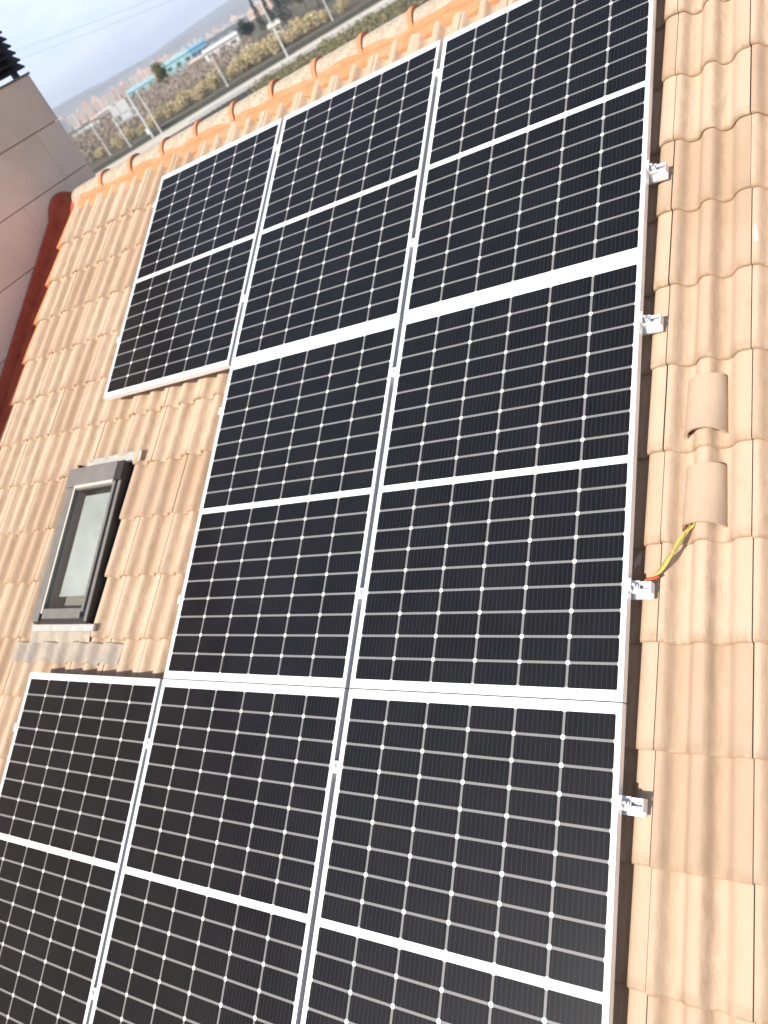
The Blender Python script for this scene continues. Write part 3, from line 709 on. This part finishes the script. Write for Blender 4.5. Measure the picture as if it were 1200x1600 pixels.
hall('white_warehouse', -38.3, -36.0, 470, -.52, WHT, WHT, 'long white warehouse standing before the dark roofed shed', pitch=1.4)
hall('peach_shed', -39.3, -38.35, 520, -.66, PEACH, PEACH, 'small peach coloured shed at the left end of the white warehouse', depth=14, pitch=1)
hall('grey_roofed_shed', -38.1, -35.1, 760, -.12, ROOFG, ROOFG, 'long dark grey roofed shed behind the white warehouse', pitch=1.5)
hall('cream_shed', -45.5, -44.5, 560, -.42, CREAM, CREAM, 'low cream shed left of the sign gantry', depth=18, pitch=1)
hall('white_shed', -47.3, -45.6, 520, -.72, WHT, WHT, 'low white roofed shed next to the corner of the stone building', depth=18, pitch=1)
hall('white_villa', -34.2, -33.5, 330, -1.15, WHT, CREAM, 'small white house behind the shrubs below the cypresses', 'house', depth=9, pitch=1, win=True)
# town blocks
TOWN = [wmat('pink_render', (.66, .50, .44)), wmat('salmon_render', (.68, .52, .43)), wmat('ivory_render', (.58, .52, .46)), wmat('brick_render', (.56, .41, .35)), wmat('grey_render', (.36, .36, .38))]
names = ['pink', 'salmon', 'ivory', 'brick red', 'grey']
rnd = random.Random(11); i = 0; az = -47.6
LIN = lambda a: .36+(-45.8-a)*(.36-.08)/(-45.8+37) if a > -45.8 else .36
while az < -32.5:
    wdt = rnd.uniform(.30, .62); d = rnd.uniform(1150, 1500); k = rnd.choice([0, 0, 1, 1, 2, 3, 4]); 
    top = .30+.010*(az+46)*-1 + rnd.uniform(-.10, .10) - (.10 if az > -40 else 0)
    a, c = pol(az, d), pol(az+wdt, d); ctr = (a+c)/2; ln = (c-a).length; ang = math.atan2((c-a).y, (c-a).x); H = zel(top, d)-GZ; dep = 14
    t = empty('apartment_block', ctr, f'distant {names[k]} apartment block, {ordinal(i)} from the left in the far town', 'apartment block', 'apartment blocks of the far town', (0, 0, ang))
    b = MB(); b.box((-ln/2, 0, 0), (ln/2, dep, H-.9)); b.build('wall', TOWN[k], t)
    b = MB(); b.box((-ln/2-.3, -.3, H-.9), (ln/2+.3, dep+.3, H-.3)); b.box((-ln*.15, dep*.3, H-.3), (ln*.12, dep*.7, H+2.2)); b.build('roof', TOWN[(k+2) % 5], t)
    nf = int(H//3.2)
    b = MB()
    for f in range(1, nf):
        for q in range(int(ln//3.5)):
            x = -ln/2+1.2+q*3.5; b.box((x, -.08, f*3.1+.2), (x+1.5, -.004, f*3.1+1.7))
    w_ = b.build('windows', DW, t); w_['kind'] = 'stuff'
    az += wdt*rnd.uniform(1.0, 1.35); i += 1
    if i >= 28: break
# hills
def ridge(name, d, prof_, m_, seed, thick=1200, jag=.03):
    rd = random.Random(seed); b = MB(); n = 360; top = []; 
    ph = [rd.uniform(0, 6.28) for _ in range(6)]
    for i in range(n+1):
        a = -180+360*i/n
        pts = prof_; e = None
        for (a0, e0), (a1, e1) in zip(pts, pts[1:]):
            if a0 <= a <= a1: e = e0+(e1-e0)*(a-a0)/(a1-a0)
        e += jag*(math.sin(a*.9+ph[0])*.6+math.sin(a*2.3+ph[1])*.35+math.sin(a*6.1+ph[2])*.15)
        top.append((a, e))
    ms = 7
    grid = []
    for a, e in top:
        col = []
        for j in range(ms+1):
            f = j/ms; dd = d-thick+thick*f; Ht = (zel(e, d)-GZ)
            s = f*f*(3-2*f); z = GZ-2+Ht*s*(1+.10*math.sin(a*3.7+j*1.9+ph[3])*(1-f)); col.append(pol(a, dd, z))
        col.append(pol(a, d+thick*.8, GZ-2)); grid.append(col)
    for i in range(n):
        for j in range(ms+1): b.face([grid[i][j], grid[i+1][j], grid[i+1][j+1], grid[i][j+1]])
    o = b.build(name, m_, smooth=True); mk_weld(o); tag(o, kind='structure'); return o
HILL = mat('hill_scrub', (.31, .30, .28), 1, var=(.19, .195, .20), scale=.006)
HILL2 = mat('far_hill', (.26, .26, .25), 1, var=(.2, .2, .2), scale=.003)
ridge('hills', 4600, [(-180, .5), (-60, .8), (-48, .98), (-45.4, .93), (-43.5, .80), (-41.6, .70), (-39.5, .66), (-37, .56), (-34, .48), (-28, .5), (0, .6), (90, .4), (180.1, .5)], HILL, 1)
ridge('far_hills', 7600, [(-180, .5), (-60, .5), (-42, .6), (-39, .80), (-36, .98), (-30, 1.0), (0, .8), (90, .5), (180.1, .5)], HILL2, 2, 1500)
# wires across the sky
WIRE = mat('wire', (.10, .10, .12), .6)
def dirv(az, el, d): return Vector((CAM.x+d*math.sin(R(az)), CAM.y+d*math.cos(R(az)), CAM.z+d*math.tan(R(el))))
for (p, q, lab) in (((-47.46, 4.24), (-39.42, 2.95), 'upper thin overhead wire crossing the sky'), ((-47.21, 3.76), (-38.32, 2.39), 'lower thin overhead wire crossing the sky')):
    A = dirv(*p, 95); Bq = dirv(*q, 80); D = Bq-A
    t = tag(bpy.data.objects.new('overhead_wire', None), lab, 'power line', 'wires across the sky'); bpy.data.objects.remove(t)
    A2, B2 = A-D*2.5, Bq+D*2.5; b = MB()
    ps = []
    for i in range(61):
        f = i/60; P = A2.lerp(B2, f); s0, s1 = 2.5/6, 3.5/6; P.z += (f-s0)*(f-s1)*6; ps.append(P-A2)
    b.tube(ps, .010, 6); o = b.build('overhead_wire', WIRE); o.location = A2; tag(o, lab, 'power line', 'wires across the sky')
# air between here and the hills
b = MB(); hz = 9800; b.box((-hz, -hz, GZ-12), (hz, hz, 330))
Mh = bpy.data.materials.new('haze_air'); Mh.use_nodes = True; th = Mh.node_tree; th.nodes.clear()
oh = th.nodes.new('ShaderNodeOutputMaterial'); vh_ = th.nodes.new('ShaderNodeVolumePrincipled')
vh_.inputs['Color'].default_value = (.80, .875, 1, 1); vh_.inputs['Density'].default_value = .00015; vh_.inputs['Anisotropy'].default_value = .0
th.links.new(vh_.outputs[0], oh.inputs['Volume'])
o = b.build('haze', Mh); tag(o, 'thin pale haze in the air over the town and hills', 'haze', kind='stuff')
